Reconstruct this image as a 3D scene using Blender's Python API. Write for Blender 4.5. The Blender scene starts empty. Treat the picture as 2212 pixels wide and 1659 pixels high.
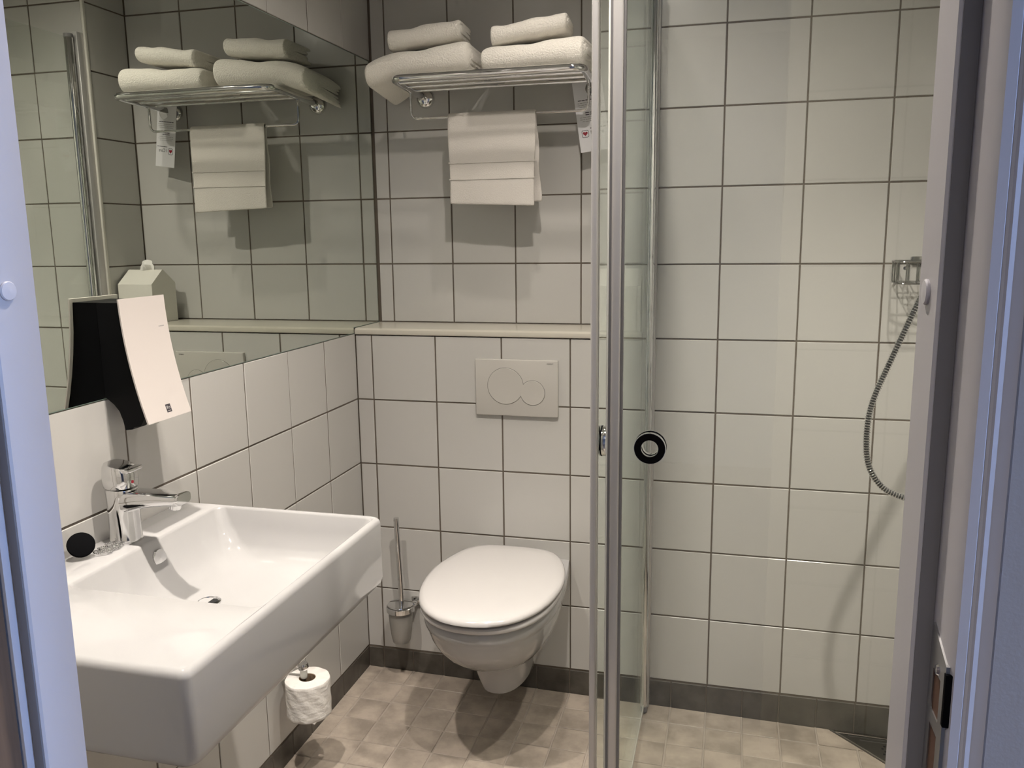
import bpy, bmesh, math, random
from mathutils import Vector, Matrix
random.seed(7)
PI = math.pi
sc = bpy.context.scene
COL = sc.collection

# ------------------------------------------------------------------ camera
cam_d = bpy.data.cameras.new('camera')
cam = bpy.data.objects.new('camera', cam_d); COL.objects.link(cam)
cam_d.sensor_fit = 'HORIZONTAL'; cam_d.sensor_width = 36.0
cam_d.lens = 36.0 * 1809.13 / 2212.0
cam_d.clip_start = 0.02
YAW, PITCH, ROLL = -0.25642, 0.17487, -0.01243
_f = Vector((math.sin(YAW)*math.cos(PITCH), math.cos(YAW)*math.cos(PITCH), -math.sin(PITCH)))
_r = Vector((math.cos(YAW), -math.sin(YAW), 0)); _u = _r.cross(_f)
_R = _r*math.cos(ROLL) + _u*math.sin(ROLL); _U = -_r*math.sin(ROLL) + _u*math.cos(ROLL)
cam.matrix_world = Matrix((( _R.x, _U.x, -_f.x, 1.08285), (_R.y, _U.y, -_f.y, -2.28927), (_R.z, _U.z, -_f.z, 1.27986), (0, 0, 0, 1)))
sc.camera = cam

# ------------------------------------------------------------------ world and exposure
w = bpy.data.worlds.new('world'); sc.world = w; w.use_nodes = True
bg = w.node_tree.nodes['Background']
bg.inputs[0].default_value = (0.45, 0.60, 1.0, 1); bg.inputs[1].default_value = 0.25
sc.view_settings.view_transform = 'Standard'
sc.view_settings.look = 'None'
sc.view_settings.gamma = 1.0
sc.view_settings.use_curve_mapping = False
sc.view_settings.exposure = 0.11
sc.cycles.max_bounces = 8
sc.cycles.transparent_max_bounces = 16
sc.cycles.glossy_bounces = 4
sc.cycles.diffuse_bounces = 3
sc.cycles.sample_clamp_indirect = 6.0
sc.cycles.use_denoising = True
sc.cycles.use_adaptive_sampling = True
sc.cycles.adaptive_threshold = 0.12
sc.cycles.adaptive_min_samples = 12

# unseen hall window, added and narrowed so its blue light reaches the left jamb
WIN_LIGHT = 74.0
ld = bpy.data.lights.new('added_window_daylight', 'AREA'); ld.shape = 'RECTANGLE'; ld.size = 1.5; ld.size_y = 0.42
ld.energy = WIN_LIGHT; ld.color = (0.36, 0.54, 1.0)
lo = bpy.data.objects.new('added_window_daylight', ld); COL.objects.link(lo)
lo.location = (3.24, -2.12, 1.35); lo.rotation_euler = (0, PI/2, 0)

CEIL = 2.28
# ceiling downlights: (x, y, watts, cone in degrees); the last one hangs in the hall
LAMPS = [(0.21, -1.15, 115.0, 84), (0.85, -1.12, 86.0, 160), (0.70, -0.45, 17.0, 130), (1.44, -0.80, 112.0, 88), (0.95, -2.98, 105.0, 120)]
LAMP_COLOR = (1.0, 0.915, 0.83)

# ------------------------------------------------------------------ materials
def mat(name, color, rough=0.5, metal=0.0, spec=0.5, **kw):
    m = bpy.data.materials.new(name); m.use_nodes = True
    b = m.node_tree.nodes['Principled BSDF']
    b.inputs['Base Color'].default_value = (*color, 1)
    b.inputs['Roughness'].default_value = rough
    b.inputs['Metallic'].default_value = metal
    b.inputs['Specular IOR Level'].default_value = spec
    for k, v in kw.items():
        b.inputs[k.replace('_', ' ')].default_value = v
    return m
def nodes(m): return m.node_tree.nodes, m.node_tree.links, m.node_tree.nodes['Principled BSDF']
def add_noise_color(m, c1, c2, scale, detail=4, rough=0.6, lo=0.35, hi=0.65, coord='Object'):
    n, l, b = nodes(m)
    tc = n.new('ShaderNodeTexCoord'); nz = n.new('ShaderNodeTexNoise'); cr = n.new('ShaderNodeValToRGB')
    nz.inputs['Scale'].default_value = scale; nz.inputs['Detail'].default_value = detail; nz.inputs['Roughness'].default_value = rough
    cr.color_ramp.elements[0].position = lo; cr.color_ramp.elements[1].position = hi
    cr.color_ramp.elements[0].color = (*c1, 1); cr.color_ramp.elements[1].color = (*c2, 1)
    l.new(tc.outputs[coord], nz.inputs['Vector']); l.new(nz.outputs['Fac'], cr.inputs['Fac']); l.new(cr.outputs['Color'], b.inputs['Base Color'])
    return nz, cr
def add_bump(m, scale, strength, dist=0.001, detail=3, coord='Object', stretch=None):
    n, l, b = nodes(m)
    tc = n.new('ShaderNodeTexCoord'); nz = n.new('ShaderNodeTexNoise'); bp = n.new('ShaderNodeBump')
    nz.inputs['Scale'].default_value = scale; nz.inputs['Detail'].default_value = detail
    bp.inputs['Strength'].default_value = strength; bp.inputs['Distance'].default_value = dist
    src = tc.outputs[coord]
    if stretch:
        mp = n.new('ShaderNodeMapping'); mp.inputs['Scale'].default_value = stretch
        l.new(src, mp.inputs['Vector']); src = mp.outputs['Vector']
    l.new(src, nz.inputs['Vector']); l.new(nz.outputs['Fac'], bp.inputs['Height']); l.new(bp.outputs['Normal'], b.inputs['Normal'])

TILE_C = (0.50, 0.487, 0.46)
M_tile = mat('white_glazed_tile', TILE_C, 0.16, spec=0.4)
add_bump(M_tile, 9.0, 0.05, 0.002, 2)
M_grout = mat('brown_grout', (0.12, 0.098, 0.077), 0.9)
M_dark = mat('dark_skirting_tile', (0.075, 0.066, 0.054), 0.38)
add_noise_color(M_dark, (0.055, 0.048, 0.040), (0.105, 0.094, 0.078), 14, 5)
M_darkgrout = mat('dark_grout', (0.012, 0.010, 0.009), 0.9)
M_floor = mat('taupe_floor_tile', (0.27, 0.225, 0.185), 0.42)
nz, cr = add_noise_color(M_floor, (0.255, 0.216, 0.178), (0.43, 0.365, 0.302), 11, 5, 0.6)
_n, _l, _b = nodes(M_floor)   # each tile takes another piece of the pattern
oi = _n.new('ShaderNodeObjectInfo'); vm = _n.new('ShaderNodeVectorMath'); vm.operation = 'ADD'
mv = _n.new('ShaderNodeMath'); mv.operation = 'MULTIPLY'; mv.inputs[1].default_value = 40
_l.new(oi.outputs['Random'], mv.inputs[0])
for lk in list(_l):
    if lk.to_socket == nz.inputs['Vector']:
        src = lk.from_socket; _l.remove(lk)
_l.new(src, vm.inputs[0]); _l.new(mv.outputs[0], vm.inputs[1]); _l.new(vm.outputs[0], nz.inputs['Vector'])
add_bump(M_floor, 60.0, 0.25, 0.001, 4)
M_floorgrout = mat('pale_floor_grout', (0.34, 0.295, 0.25), 0.9)
M_shelf = mat('pale_stone_ledge', (0.52, 0.49, 0.42), 0.18)
M_ceramic = mat('white_ceramic', (0.40, 0.393, 0.387), 0.06, spec=0.5)
M_seat = mat('white_seat_plastic', (0.54, 0.518, 0.505), 0.13)
M_plate = mat('white_abs_plastic', (0.49, 0.468, 0.43), 0.14)
M_gap = mat('painted_gap_shade', (0.12, 0.11, 0.10), 0.6)  # dark colour stands for the shade in the slit round each flush button
M_chrome = mat('chrome', (0.74, 0.74, 0.74), 0.06, 1.0)
M_wire = mat('dark_chrome_wire', (0.30, 0.30, 0.29), 0.15, 1.0)
M_alu = mat('polished_aluminium', (0.50, 0.485, 0.47), 0.28, 0.35)
M_aludark = mat('grey_seal', (0.16, 0.155, 0.155), 0.4)
M_clearseal = mat('clear_vinyl_seal', (0.62, 0.62, 0.57), 0.25)
M_black = mat('black_rubber', (0.0015, 0.0015, 0.002), 0.8, spec=0.06)
M_blackplastic = mat('black_plastic', (0.0015, 0.0015, 0.002), 0.4, spec=0.12)
M_cream = mat('white_dispenser_panel', (0.52, 0.475, 0.445), 0.30)
M_paper = mat('toilet_paper', (0.76, 0.73, 0.69), 0.95, spec=0.1)
add_bump(M_paper, 55.0, 0.75, 0.003, 2, stretch=(1, 1, 1.6))
M_card = mat('cardboard_tube', (0.28, 0.2, 0.13), 0.9)
M_box = mat('white_card_box', (0.70, 0.68, 0.62), 0.5)
M_tissue = mat('tissue', (0.82, 0.80, 0.77), 0.95)
M_towel = mat('white_terry', (0.86, 0.82, 0.74), 1.0, spec=0.05)
M_towel.node_tree.nodes['Principled BSDF'].inputs['Sheen Weight'].default_value = 0.2
add_bump(M_towel, 260.0, 0.9, 0.004, 4)
M_handtowel = mat('thin_terry', (0.60, 0.565, 0.52), 1.0, spec=0.05)
add_bump(M_handtowel, 420.0, 0.6, 0.002, 4)
M_tag = mat('tag_card', (0.70, 0.69, 0.70), 0.6)
M_ink = mat('dark_ink', (0.035, 0.03, 0.035), 0.7)
M_greyink = mat('grey_ink', (0.28, 0.27, 0.26), 0.7)
M_red = mat('dark_red_ink', (0.26, 0.006, 0.02), 0.6)
M_frame = mat('painted_door_frame', (0.44, 0.42, 0.43), 0.38)
add_bump(M_frame, 90.0, 0.06, 0.001, 3)
M_cap = mat('white_plug_cap', (0.50, 0.48, 0.495), 0.3)
M_gasket = mat('charcoal_gasket', (0.15, 0.143, 0.146), 0.7)
M_hallwall = mat('hall_wall_paint', (0.30, 0.285, 0.285), 0.85)
add_bump(M_hallwall, 420.0, 0.12, 0.001, 3)
M_wood = mat('brown_door_veneer', (0.095, 0.058, 0.036), 0.5)
_z, _c = add_noise_color(M_wood, (0.06, 0.036, 0.022), (0.15, 0.095, 0.06), 6, 5)
_n, _l, _b = nodes(M_wood)
mp = _n.new('ShaderNodeMapping'); mp.inputs['Scale'].default_value = (8, 8, 0.35)
for lk in list(_l):
    if lk.to_socket == _z.inputs['Vector']:
        src = lk.from_socket; _l.remove(lk)
_l.new(src, mp.inputs['Vector']); _l.new(mp.outputs['Vector'], _z.inputs['Vector'])
M_mortice = mat('raw_wood_mortice', (0.075, 0.028, 0.010), 0.8)
M_steel = mat('brushed_steel', (0.42, 0.42, 0.42), 0.32, 1.0)
M_darksteel = mat('dark_wet_steel', (0.20, 0.19, 0.17), 0.35, 0.9)
M_hosecore = mat('dark_hose_core', (0.03, 0.03, 0.032), 0.5)
M_hole = mat('drain_hole', (0.006, 0.006, 0.006), 0.8)
M_ceiling = mat('white_ceiling_paint', (0.6, 0.59, 0.57), 0.9)
M_trim = mat('white_corner_trim', (0.62, 0.60, 0.54), 0.35)
M_carpet = mat('hall_carpet', (0.10, 0.09, 0.085), 0.95)
M_frost = mat('frosted_glass', (0.74, 0.72, 0.68), 0.45)
M_frost.node_tree.nodes['Principled BSDF'].inputs['Transmission Weight'].default_value = 0.75
M_frost.node_tree.nodes['Principled BSDF'].inputs['IOR'].default_value = 1.2
M_lens = bpy.data.materials.new('lamp_lens'); M_lens.use_nodes = True
_b = M_lens.node_tree.nodes['Principled BSDF']
_b.inputs['Emission Color'].default_value = (*LAMP_COLOR, 1); _b.inputs['Emission Strength'].default_value = 12.0
M_winpane = bpy.data.materials.new('added_window_pane'); M_winpane.use_nodes = True  # glowing pane of the added hall window
_b = M_winpane.node_tree.nodes['Principled BSDF']
_b.inputs['Emission Color'].default_value = (0.33, 0.52, 1.0, 1); _b.inputs['Emission Strength'].default_value = 1.2

def glass_mat(name, tint, edge=0.04):
    m = bpy.data.materials.new(name); m.use_nodes = True
    n, l = m.node_tree.nodes, m.node_tree.links
    n.clear()
    out = n.new('ShaderNodeOutputMaterial'); mix = n.new('ShaderNodeMixShader')
    tr = n.new('ShaderNodeBsdfTransparent'); gl = n.new('ShaderNodeBsdfGlossy')
    tr.inputs['Color'].default_value = (*tint, 1); gl.inputs['Roughness'].default_value = 0.0
    gl.inputs['Color'].default_value = (0.95, 1.0, 0.97, 1)
    lw = n.new('ShaderNodeLayerWeight'); lw.inputs['Blend'].default_value = 0.5
    p = n.new('ShaderNodeMath'); p.operation = 'POWER'; p.inputs[1].default_value = 5.0
    q = n.new('ShaderNodeMath'); q.operation = 'MULTIPLY_ADD'; q.inputs[1].default_value = 1.0 - edge; q.inputs[2].default_value = edge
    l.new(lw.outputs['Facing'], p.inputs[0]); l.new(p.outputs[0], q.inputs[0]); l.new(q.outputs[0], mix.inputs[0])
    l.new(tr.outputs[0], mix.inputs[1]); l.new(gl.outputs[0], mix.inputs[2]); l.new(mix.outputs[0], out.inputs['Surface'])
    return m
M_glass = glass_mat('shower_glass', (0.962, 0.975, 0.962))
M_glassrim = mat('green_glass_rim', (0.22, 0.30, 0.26), 0.2)
M_mirror = bpy.data.materials.new('mirror_silver'); M_mirror.use_nodes = True
_b = M_mirror.node_tree.nodes['Principled BSDF']
_b.inputs['Base Color'].default_value = (0.72, 0.755, 0.70, 1); _b.inputs['Metallic'].default_value = 1.0; _b.inputs['Roughness'].default_value = 0.0

# ------------------------------------------------------------------ mesh helpers
class MB:
    def __init__(s): s.v = []; s.f = []
    def add(s, vs, fs):
        o = len(s.v); s.v += [tuple(p) for p in vs]; s.f += [tuple(i + o for i in f) for f in fs]; return s
    def box(s, a, b):
        x0, y0, z0 = [min(p, q) for p, q in zip(a, b)]; x1, y1, z1 = [max(p, q) for p, q in zip(a, b)]
        return s.add([(x0,y0,z0),(x1,y0,z0),(x1,y1,z0),(x0,y1,z0),(x0,y0,z1),(x1,y0,z1),(x1,y1,z1),(x0,y1,z1)],
                     [(0,3,2,1),(4,5,6,7),(0,1,5,4),(1,2,6,5),(2,3,7,6),(3,0,4,7)])
    def bbox(s, a, b, r=0.003, seg=2):
        bm = bmesh.new(); bmesh.ops.create_cube(bm, size=1.0)
        c = [(p + q) / 2 for p, q in zip(a, b)]; d = [abs(q - p) for p, q in zip(a, b)]
        for v in bm.verts: v.co = Vector([c[i] + v.co[i] * d[i] for i in range(3)])
        bmesh.ops.bevel(bm, geom=list(bm.edges), offset=r, segments=seg, profile=0.5, affect='EDGES')
        bm.verts.index_update()
        s.add([v.co[:] for v in bm.verts], [[v.index for v in f.verts] for f in bm.faces]); bm.free(); return s
    def loft(s, loops, cap0=True, cap1=True, close=False):
        n = len(loops[0]); vs = [p for lp in loops for p in lp]; fs = []
        L = len(loops)
        for i in range(L if close else L - 1):
            a, b = i * n, ((i + 1) % L) * n
            for j in range(n): fs.append((a + j, a + (j + 1) % n, b + (j + 1) % n, b + j))
        if not close:
            if cap0: fs.append(tuple(range(n - 1, -1, -1)))
            if cap1: fs.append(tuple((L - 1) * n + j for j in range(n)))
        return s.add(vs, fs)
    def lathe(s, prof, origin=(0,0,0), rot=None, n=32, cap0=True, cap1=True):
        o = Vector(origin); loops = []
        for r, z in prof:
            lp = []
            for k in range(n):
                p = Vector((r * math.cos(2*PI*k/n), r * math.sin(2*PI*k/n), z))
                if rot is not None: p = rot @ p
                lp.append(tuple(o + p))
            loops.append(lp)
        return s.loft(loops, cap0, cap1)
    def tube(s, pts, r, n=10, closed=False, caps=True):
        pts = [Vector(p) for p in pts]; m = len(pts)
        rr = r if callable(r) else (lambda i: r)
        tang = []
        for i in range(m):
            a = pts[(i - 1) % m] if (closed or i > 0) else pts[i]; b = pts[(i + 1) % m] if (closed or i < m - 1) else pts[i]
            tang.append((b - a).normalized())
        up = Vector((0, 0, 1)) if abs(tang[0].z) < 0.9 else Vector((1, 0, 0))
        nrm = (up - tang[0] * up.dot(tang[0])).normalized(); loops = []
        for i in range(m):
            nrm = (nrm - tang[i] * nrm.dot(tang[i])).normalized(); bn = tang[i].cross(nrm); q = rr(i)
            loops.append([tuple(pts[i] + nrm * (q * math.cos(2*PI*k/n)) + bn * (q * math.sin(2*PI*k/n))) for k in range(n)])
        return s.loft(loops, caps, caps, closed)
    def prism(s, poly, fn, a, b):
        """poly: 2-d points; fn(u, v, t) -> xyz; swept from t=a to t=b"""
        return s.loft([[fn(u, v, a) for u, v in poly], [fn(u, v, b) for u, v in poly]])
    def mesh(s, name, smooth=35):
        me = bpy.data.meshes.new(name); me.from_pydata(s.v, [], s.f); me.validate()
        bm = bmesh.new(); bm.from_mesh(me); bmesh.ops.recalc_face_normals(bm, faces=list(bm.faces)); bm.to_mesh(me); bm.free()
        if smooth:
            me.shade_smooth(); me.set_sharp_from_angle(angle=math.radians(smooth))
        return me
    def obj(s, name, m, parent=None, smooth=35):
        return link(name, s.mesh(name, smooth), m, parent)
def link(name, me, m=None, parent=None):
    o = bpy.data.objects.new(name, me); COL.objects.link(o)
    if m is not None and not me.materials: me.materials.append(m)
    if parent is not None:
        o.parent = parent; o.matrix_parent_inverse = Matrix.Translation(-anchor.get(parent.name, Vector((0,0,0))))
    return o
anchor = {}
def thing(name, label, cat, loc=(0,0,0), group=None, kind=None):
    o = bpy.data.objects.new(name, None); COL.objects.link(o); o.empty_display_size = 0.05
    o.location = loc; anchor[o.name] = Vector(loc)
    tag(o, label, cat, group, kind); return o
def tag(o, label=None, cat=None, group=None, kind=None):
    if label: o['label'] = label
    if cat: o['category'] = cat
    if group: o['group'] = group
    if kind: o['kind'] = kind
    return o
def struct(o, label=None): 
    o['kind'] = 'structure'
    if label: o['label'] = label
    return o
def bez(pts, per=8):
    """Catmull-Rom through pts"""
    P = [Vector(p) for p in pts]; out = []
    for i in range(len(P) - 1):
        p0 = P[max(i-1, 0)]; p1 = P[i]; p2 = P[i+1]; p3 = P[min(i+2, len(P)-1)]
        for k in range(per):
            t = k / per
            out.append(0.5 * ((2*p1) + (p2-p0)*t + (2*p0-5*p1+4*p2-p3)*t*t + (3*p1-p0-3*p2+p3)*t**3))
    out.append(P[-1]); return out
def fillet_path(pts, r, seg=6):
    P = [Vector(p) for p in pts]; out = [P[0]]
    for i in range(1, len(P) - 1):
        a = (P[i-1] - P[i]); b = (P[i+1] - P[i]); d = min(r, a.length*0.49, b.length*0.49)
        s0 = P[i] + a.normalized()*d; s1 = P[i] + b.normalized()*d
        for k in range(seg + 1):
            t = k / seg; out.append((1-t)**2*s0 + 2*t*(1-t)*P[i] + t*t*s1)
    out.append(P[-1]); return out
def rrect(x0, x1, y0, y1, r, z, seg=8):
    r = max(1e-4, min(r, (x1-x0)/2 - 1e-4, (y1-y0)/2 - 1e-4)); out = []
    for cx, cy, a0 in ((x1-r, y1-r, 0), (x0+r, y1-r, PI/2), (x0+r, y0+r, PI), (x1-r, y0+r, 1.5*PI)):
        for k in range(seg + 1):
            a = a0 + PI/2*k/seg; out.append((cx + r*math.cos(a), cy + r*math.sin(a), z))
    return out
def text_mesh(txt, size, name='print'):
    cu = bpy.data.curves.new('txt', 'FONT'); cu.body = txt; cu.size = size; cu.align_x = 'LEFT'; cu.extrude = 0.00008
    o = bpy.data.objects.new('txt', cu); COL.objects.link(o)
    dg = bpy.context.evaluated_depsgraph_get(); me = bpy.data.meshes.new_from_object(o.evaluated_get(dg))
    bpy.data.objects.remove(o); me.name = name; return me

# ------------------------------------------------------------------ room shell
FZ = lambda x: -0.068 - 0.015 * x          # floor falls slightly towards the corner drain
XR, YF, YN, XN = 1.72, -1.72, 0.188, 0.853   # right wall, entrance wall, niche back, niche end
GAP = 0.004
_tiles = {}
def tile_mesh(wd, ht, th=0.007, bev=0.0012, m=None, name='tile'):
    key = (round(wd, 4), round(ht, 4), th, m.name)
    if key not in _tiles:
        a, b = wd/2, ht/2
        mb = MB(); mb.loft([[(-a,-b,-th),(a,-b,-th),(a,b,-th),(-a,b,-th)], [(-a,-b,-bev),(a,-b,-bev),(a,b,-bev),(-a,b,-bev)],
                            [(-a+bev,-b+bev,0),(a-bev,-b+bev,0),(a-bev,b-bev,0),(-a+bev,b-bev,0)]])
        me = mb.mesh(name, 0); me.materials.append(m); _tiles[key] = me
    return _tiles[key]
def tiles(parent, origin, U, V, N, us, vs, m=None, skip=None, gap=GAP, name='tile', jit=0.0):
    m = m or M_tile
    O, U, V, N = Vector(origin), Vector(U), Vector(V), Vector(N)
    for i in range(len(us) - 1):
        for j in range(len(vs) - 1):
            a, b, c, d = us[i] + gap/2, us[i+1] - gap/2, vs[j] + gap/2, vs[j+1] - gap/2
            if b - a < 0.008 or d - c < 0.008 or (skip and skip((a+b)/2, (c+d)/2)): continue
            o = link(name, tile_mesh(b - a, d - c, m=m), None, None)
            p = O + U*((a+b)/2) + V*((c+d)/2) + N*random.uniform(-jit, jit)
            n2 = (N + U*random.gauss(0, jit) + V*random.gauss(0, jit)).normalized() if jit else N
            u2 = (U - n2*U.dot(n2)).normalized(); v2 = n2.cross(u2)
            o.matrix_world = Matrix(((u2.x, v2.x, n2.x, p.x), (u2.y, v2.y, n2.y, p.y), (u2.z, v2.z, n2.z, p.z), (0,0,0,1)))
            o.parent = parent
def cuts(lo, hi, first, step=0.2):
    k = math.floor((lo - first) / step) - 1; out = [lo]
    while first + k*step < hi - 0.012:
        if first + k*step > lo + 0.012: out.append(first + k*step)
        k += 1
    return out + [hi]
ROWS = [0.2*i for i in range(12)] + [CEIL]
G = 0.0016
# back wall: the low boxed-in part under the ledge and the full-height part in the shower share one face (y = 0)
mb = MB(); mb.box((0, G, -0.15), (XN, YN + 0.1, 0.994)); mb.box((XN + 0.008, G, -0.15), (XR + 0.1, YN + 0.1, CEIL))
wb = struct(mb.obj('wall_back', M_grout, smooth=0), 'white tiled back wall behind toilet and shower')
X0 = 0.052
tiles(wb, (0,0,0), (1,0,0), (0,0,1), (0,-1,0), cuts(0, XN, X0), [0.2*i for i in range(5)] + [0.996], jit=0.0009)
tiles(wb, (0,0,0), (1,0,0), (0,0,1), (0,-1,0), [XN - 0.002] + cuts(X0 + 0.8, XR, X0)[1:], ROWS[:6], jit=0.0009)
tiles(wb, (0,0,0), (1,0,0), (0,0,1), (0,-1,0), [XN + 0.006] + cuts(X0 + 0.8, XR, X0)[1:], ROWS[5:], jit=0.0009)
mb = MB(); mb.box((-0.1, YN + G, 0.99), (XN + 0.1, YN + 0.1, CEIL))
wn = struct(mb.obj('wall_niche_back', M_grout, smooth=0), 'recessed white tiled wall above the ledge')
NR = [1.016, 1.198] + [1.198 + 0.2*i for i in range(1, 6)] + [CEIL]
tiles(wn, (0,YN,0), (1,0,0), (0,0,1), (0,-1,0), cuts(0.004, XN, 0.0494), NR, jit=0.0009)
mb = MB(); mb.box((XN + G, 0.008, 0.99), (XN + 0.02, YN, CEIL))
ws = struct(mb.obj('wall_niche_right', M_grout, smooth=0), 'narrow tiled side of the recess above the ledge')
tiles(ws, (XN,0,0), (0,-1,0), (0,0,1), (-1,0,0), [-YN, -0.008], NR, jit=0.0006)
mb = MB(); mb.bbox((XN - 0.003, -0.0025, 1.016), (XN + 0.0065, 0.0085, CEIL), 0.002)
struct(mb.obj('trim_1', M_trim), 'pale corner trim strip at the outer edge of the recess')
# left wall
mb = MB(); mb.box((-0.1, YF, -0.15), (-G, YN + 0.1, CEIL))
wl = struct(mb.obj('wall_left', M_grout, smooth=0), 'white tiled left wall behind washbasin')
MIR_Y0, MIR_Y1, MIR_Z0, MIR_Z1 = -1.52, YN - 0.002, 1.0, 1.805
LROWS = ROWS[:10] + [1.806, 2.0, 2.2, CEIL]
LROWS = [0, .2, .4, .6, .8, 1.0, 1.2, 1.4, 1.6, 1.806, 2.0, 2.2, CEIL]
tiles(wl, (0,0,0), (0,-1,0), (0,0,1), (1,0,0), cuts(-YN, -YF, -0.002), LROWS,
      skip=lambda u, v: (MIR_Z0 < v < MIR_Z1 and -MIR_Y1 - 0.1 < u < -MIR_Y0) or (u < 0 and v < 1.0), jit=0.0009)
# right wall (beside the shower)
mb = MB(); mb.box((XR + G, YF, -0.15), (XR + 0.1, YN, CEIL))
wr = struct(mb.obj('wall_right', M_grout, smooth=0), 'white tiled right wall of the shower')
tiles(wr, (XR,0,0), (0,1,0), (0,0,1), (-1,0,0), cuts(YF, 0, -0.2), ROWS, jit=0.0009)
# entrance wall with the door opening
DX0, DX1, DZ = 0.478, 1.229, 2.02
mb = MB(); mb.box((0, YF - 0.08, -0.15), (DX0, YF - G, CEIL)); mb.box((DX1, YF - 0.08, -0.15), (XR, YF - G, CEIL)); mb.box((DX0, YF - 0.08, DZ), (DX1, YF - G, CEIL))
we = struct(mb.obj('wall_entrance', M_grout, smooth=0), 'wall with the doorway between bathroom and hall')
tiles(we, (0,YF,0), (-1,0,0), (0,0,1), (0,1,0), [-XR, -1.652, -1.452, -DX1 - 0.003], ROWS)
tiles(we, (0,YF,0), (-1,0,0), (0,0,1), (0,1,0), [-DX0 + 0.003, -0.252, -0.052, 0], ROWS)
tiles(we, (0,YF,0), (-1,0,0), (0,0,1), (0,1,0), cuts(-DX1, -DX0, -0.852), [DZ + 0.003, 2.2, CEIL])
# floor of small tiles
mb = MB()
mb.add([(-0.1, YF - 0.08, FZ(-0.1) - 0.002), (XR + 0.1, YF - 0.08, FZ(XR + 0.1) - 0.002), (XR + 0.1, 0.1, FZ(XR + 0.1) - 0.002), (-0.1, 0.1, FZ(-0.1) - 0.002),
        (-0.1, YF - 0.08, -0.2), (XR + 0.1, YF - 0.08, -0.2), (XR + 0.1, 0.1, -0.2), (-0.1, 0.1, -0.2)],
       [(0,1,2,3),(7,6,5,4),(0,4,5,1),(1,5,6,2),(2,6,7,3),(3,7,4,0)])
fl = struct(mb.obj('floor', M_floorgrout, smooth=0), 'floor of small taupe tiles')
CD = 0.335                                             # leg of the triangular corner drain
fu = Vector((1, 0, -0.015)).normalized(); fnv = fu.cross(Vector((0, 1, 0)))
fcx = cuts(0.0, XR, 0.05, 0.1); fcy = cuts(YF, 0.0, -0.086, 0.1)
tiles(fl, (0,0,FZ(0)), fu, (0,1,0), fnv, fcx, fcy, m=M_floor, gap=0.0045, jit=0.0006,
      skip=lambda u, v: u + v > XR - CD - 0.052)
# half-cut tiles along the drain's long side
for i in range(len(fcx) - 1):
    for j in range(len(fcy) - 1):
        x0, x1, y0, y1 = fcx[i] + .00225, fcx[i+1] - .00225, fcy[j] + .00225, fcy[j+1] - .00225
        if (x0+x1)/2 + (y0+y1)/2 <= XR - CD - 0.052: continue
        lim = XR - CD - 0.004          # keep x + y <= lim
        poly = [(x0,y0),(x1,y0),(x1,y1),(x0,y1)]; out = []
        for k in range(4):
            p, q = poly[k], poly[(k+1) % 4]; fp, fq = lim - p[0] - p[1], lim - q[0] - q[1]
            if fp >= 0: out.append(p)
            if (fp < 0) != (fq < 0): t = fp/(fp - fq); out.append((p[0] + t*(q[0]-p[0]), p[1] + t*(q[1]-p[1])))
        if len(out) >= 3:
            MB().loft([[(x, y, FZ(x) - 0.006) for x, y in out], [(x, y, FZ(x)) for x, y in out]]).obj('tile', M_floor, fl, 0)
# skirting tiles
def skirting(name, label, O, U, N, us, zf):
    e = bpy.data.objects.new(name, None); COL.objects.link(e); struct(e, label)
    for i in range(len(us) - 1):
        a, b = us[i] + 0.0018, us[i+1] - 0.0018
        P = lambda u, z, t: tuple(Vector(O) + Vector(U)*u + Vector(N)*t + Vector((0, 0, z)))
        mb = MB(); za, zb = zf(a) - 0.002, zf(b) - 0.002
        mb.loft([[P(a,za,-0.008),P(b,zb,-0.008),P(b,-0.003,-0.008),P(a,-0.003,-0.008)], [P(a,za,0),P(b,zb,0),P(b,-0.004,0),P(a,-0.004,0)],
                 [P(a+.001,za,.0012),P(b-.001,zb,.0012),P(b-.001,-.0055,.0012),P(a+.001,-.0055,.0012)]])
        mb.obj('skirting_tile', M_dark, e, 0)
    mb = MB(); a, b = us[0], us[-1]
    P = lambda u, z, t: tuple(Vector(O) + Vector(U)*u + Vector(N)*t + Vector((0, 0, z)))
    mb.loft([[P(a,-0.13,-0.01),P(b,-0.13,-0.01),P(b,0,-0.01),P(a,0,-0.01)], [P(a,-0.13,-0.0012),P(b,-0.13,-0.0012),P(b,0,-0.0012),P(a,0,-0.0012)]])
    mb.obj('grout_bed', M_darkgrout, e, 0)
skirting('baseboard_back', 'dark skirting tiles along the back wall', (0,0.001,0), (1,0,0), (0,-1,0), cuts(0, XR, 0.05, 0.1), FZ)
skirting('baseboard_left', 'dark skirting tiles along the left wall', (-0.001,0,0), (0,-1,0), (1,0,0), cuts(0, -YF, 0.086, 0.1), lambda u: FZ(0))
skirting('baseboard_right', 'dark skirting tiles along the right wall', (XR+0.001,0,0), (0,-1,0), (-1,0,0), cuts(0, -YF, 0.086, 0.1), lambda u: FZ(XR))
# ceiling
mb = MB(); mb.box((-0.1, YF - 0.08, CEIL), (XR + 0.1, YN + 0.1, CEIL + 0.1))
struct(mb.obj('ceiling', M_ceiling, smooth=0), 'white painted ceiling')

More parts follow.
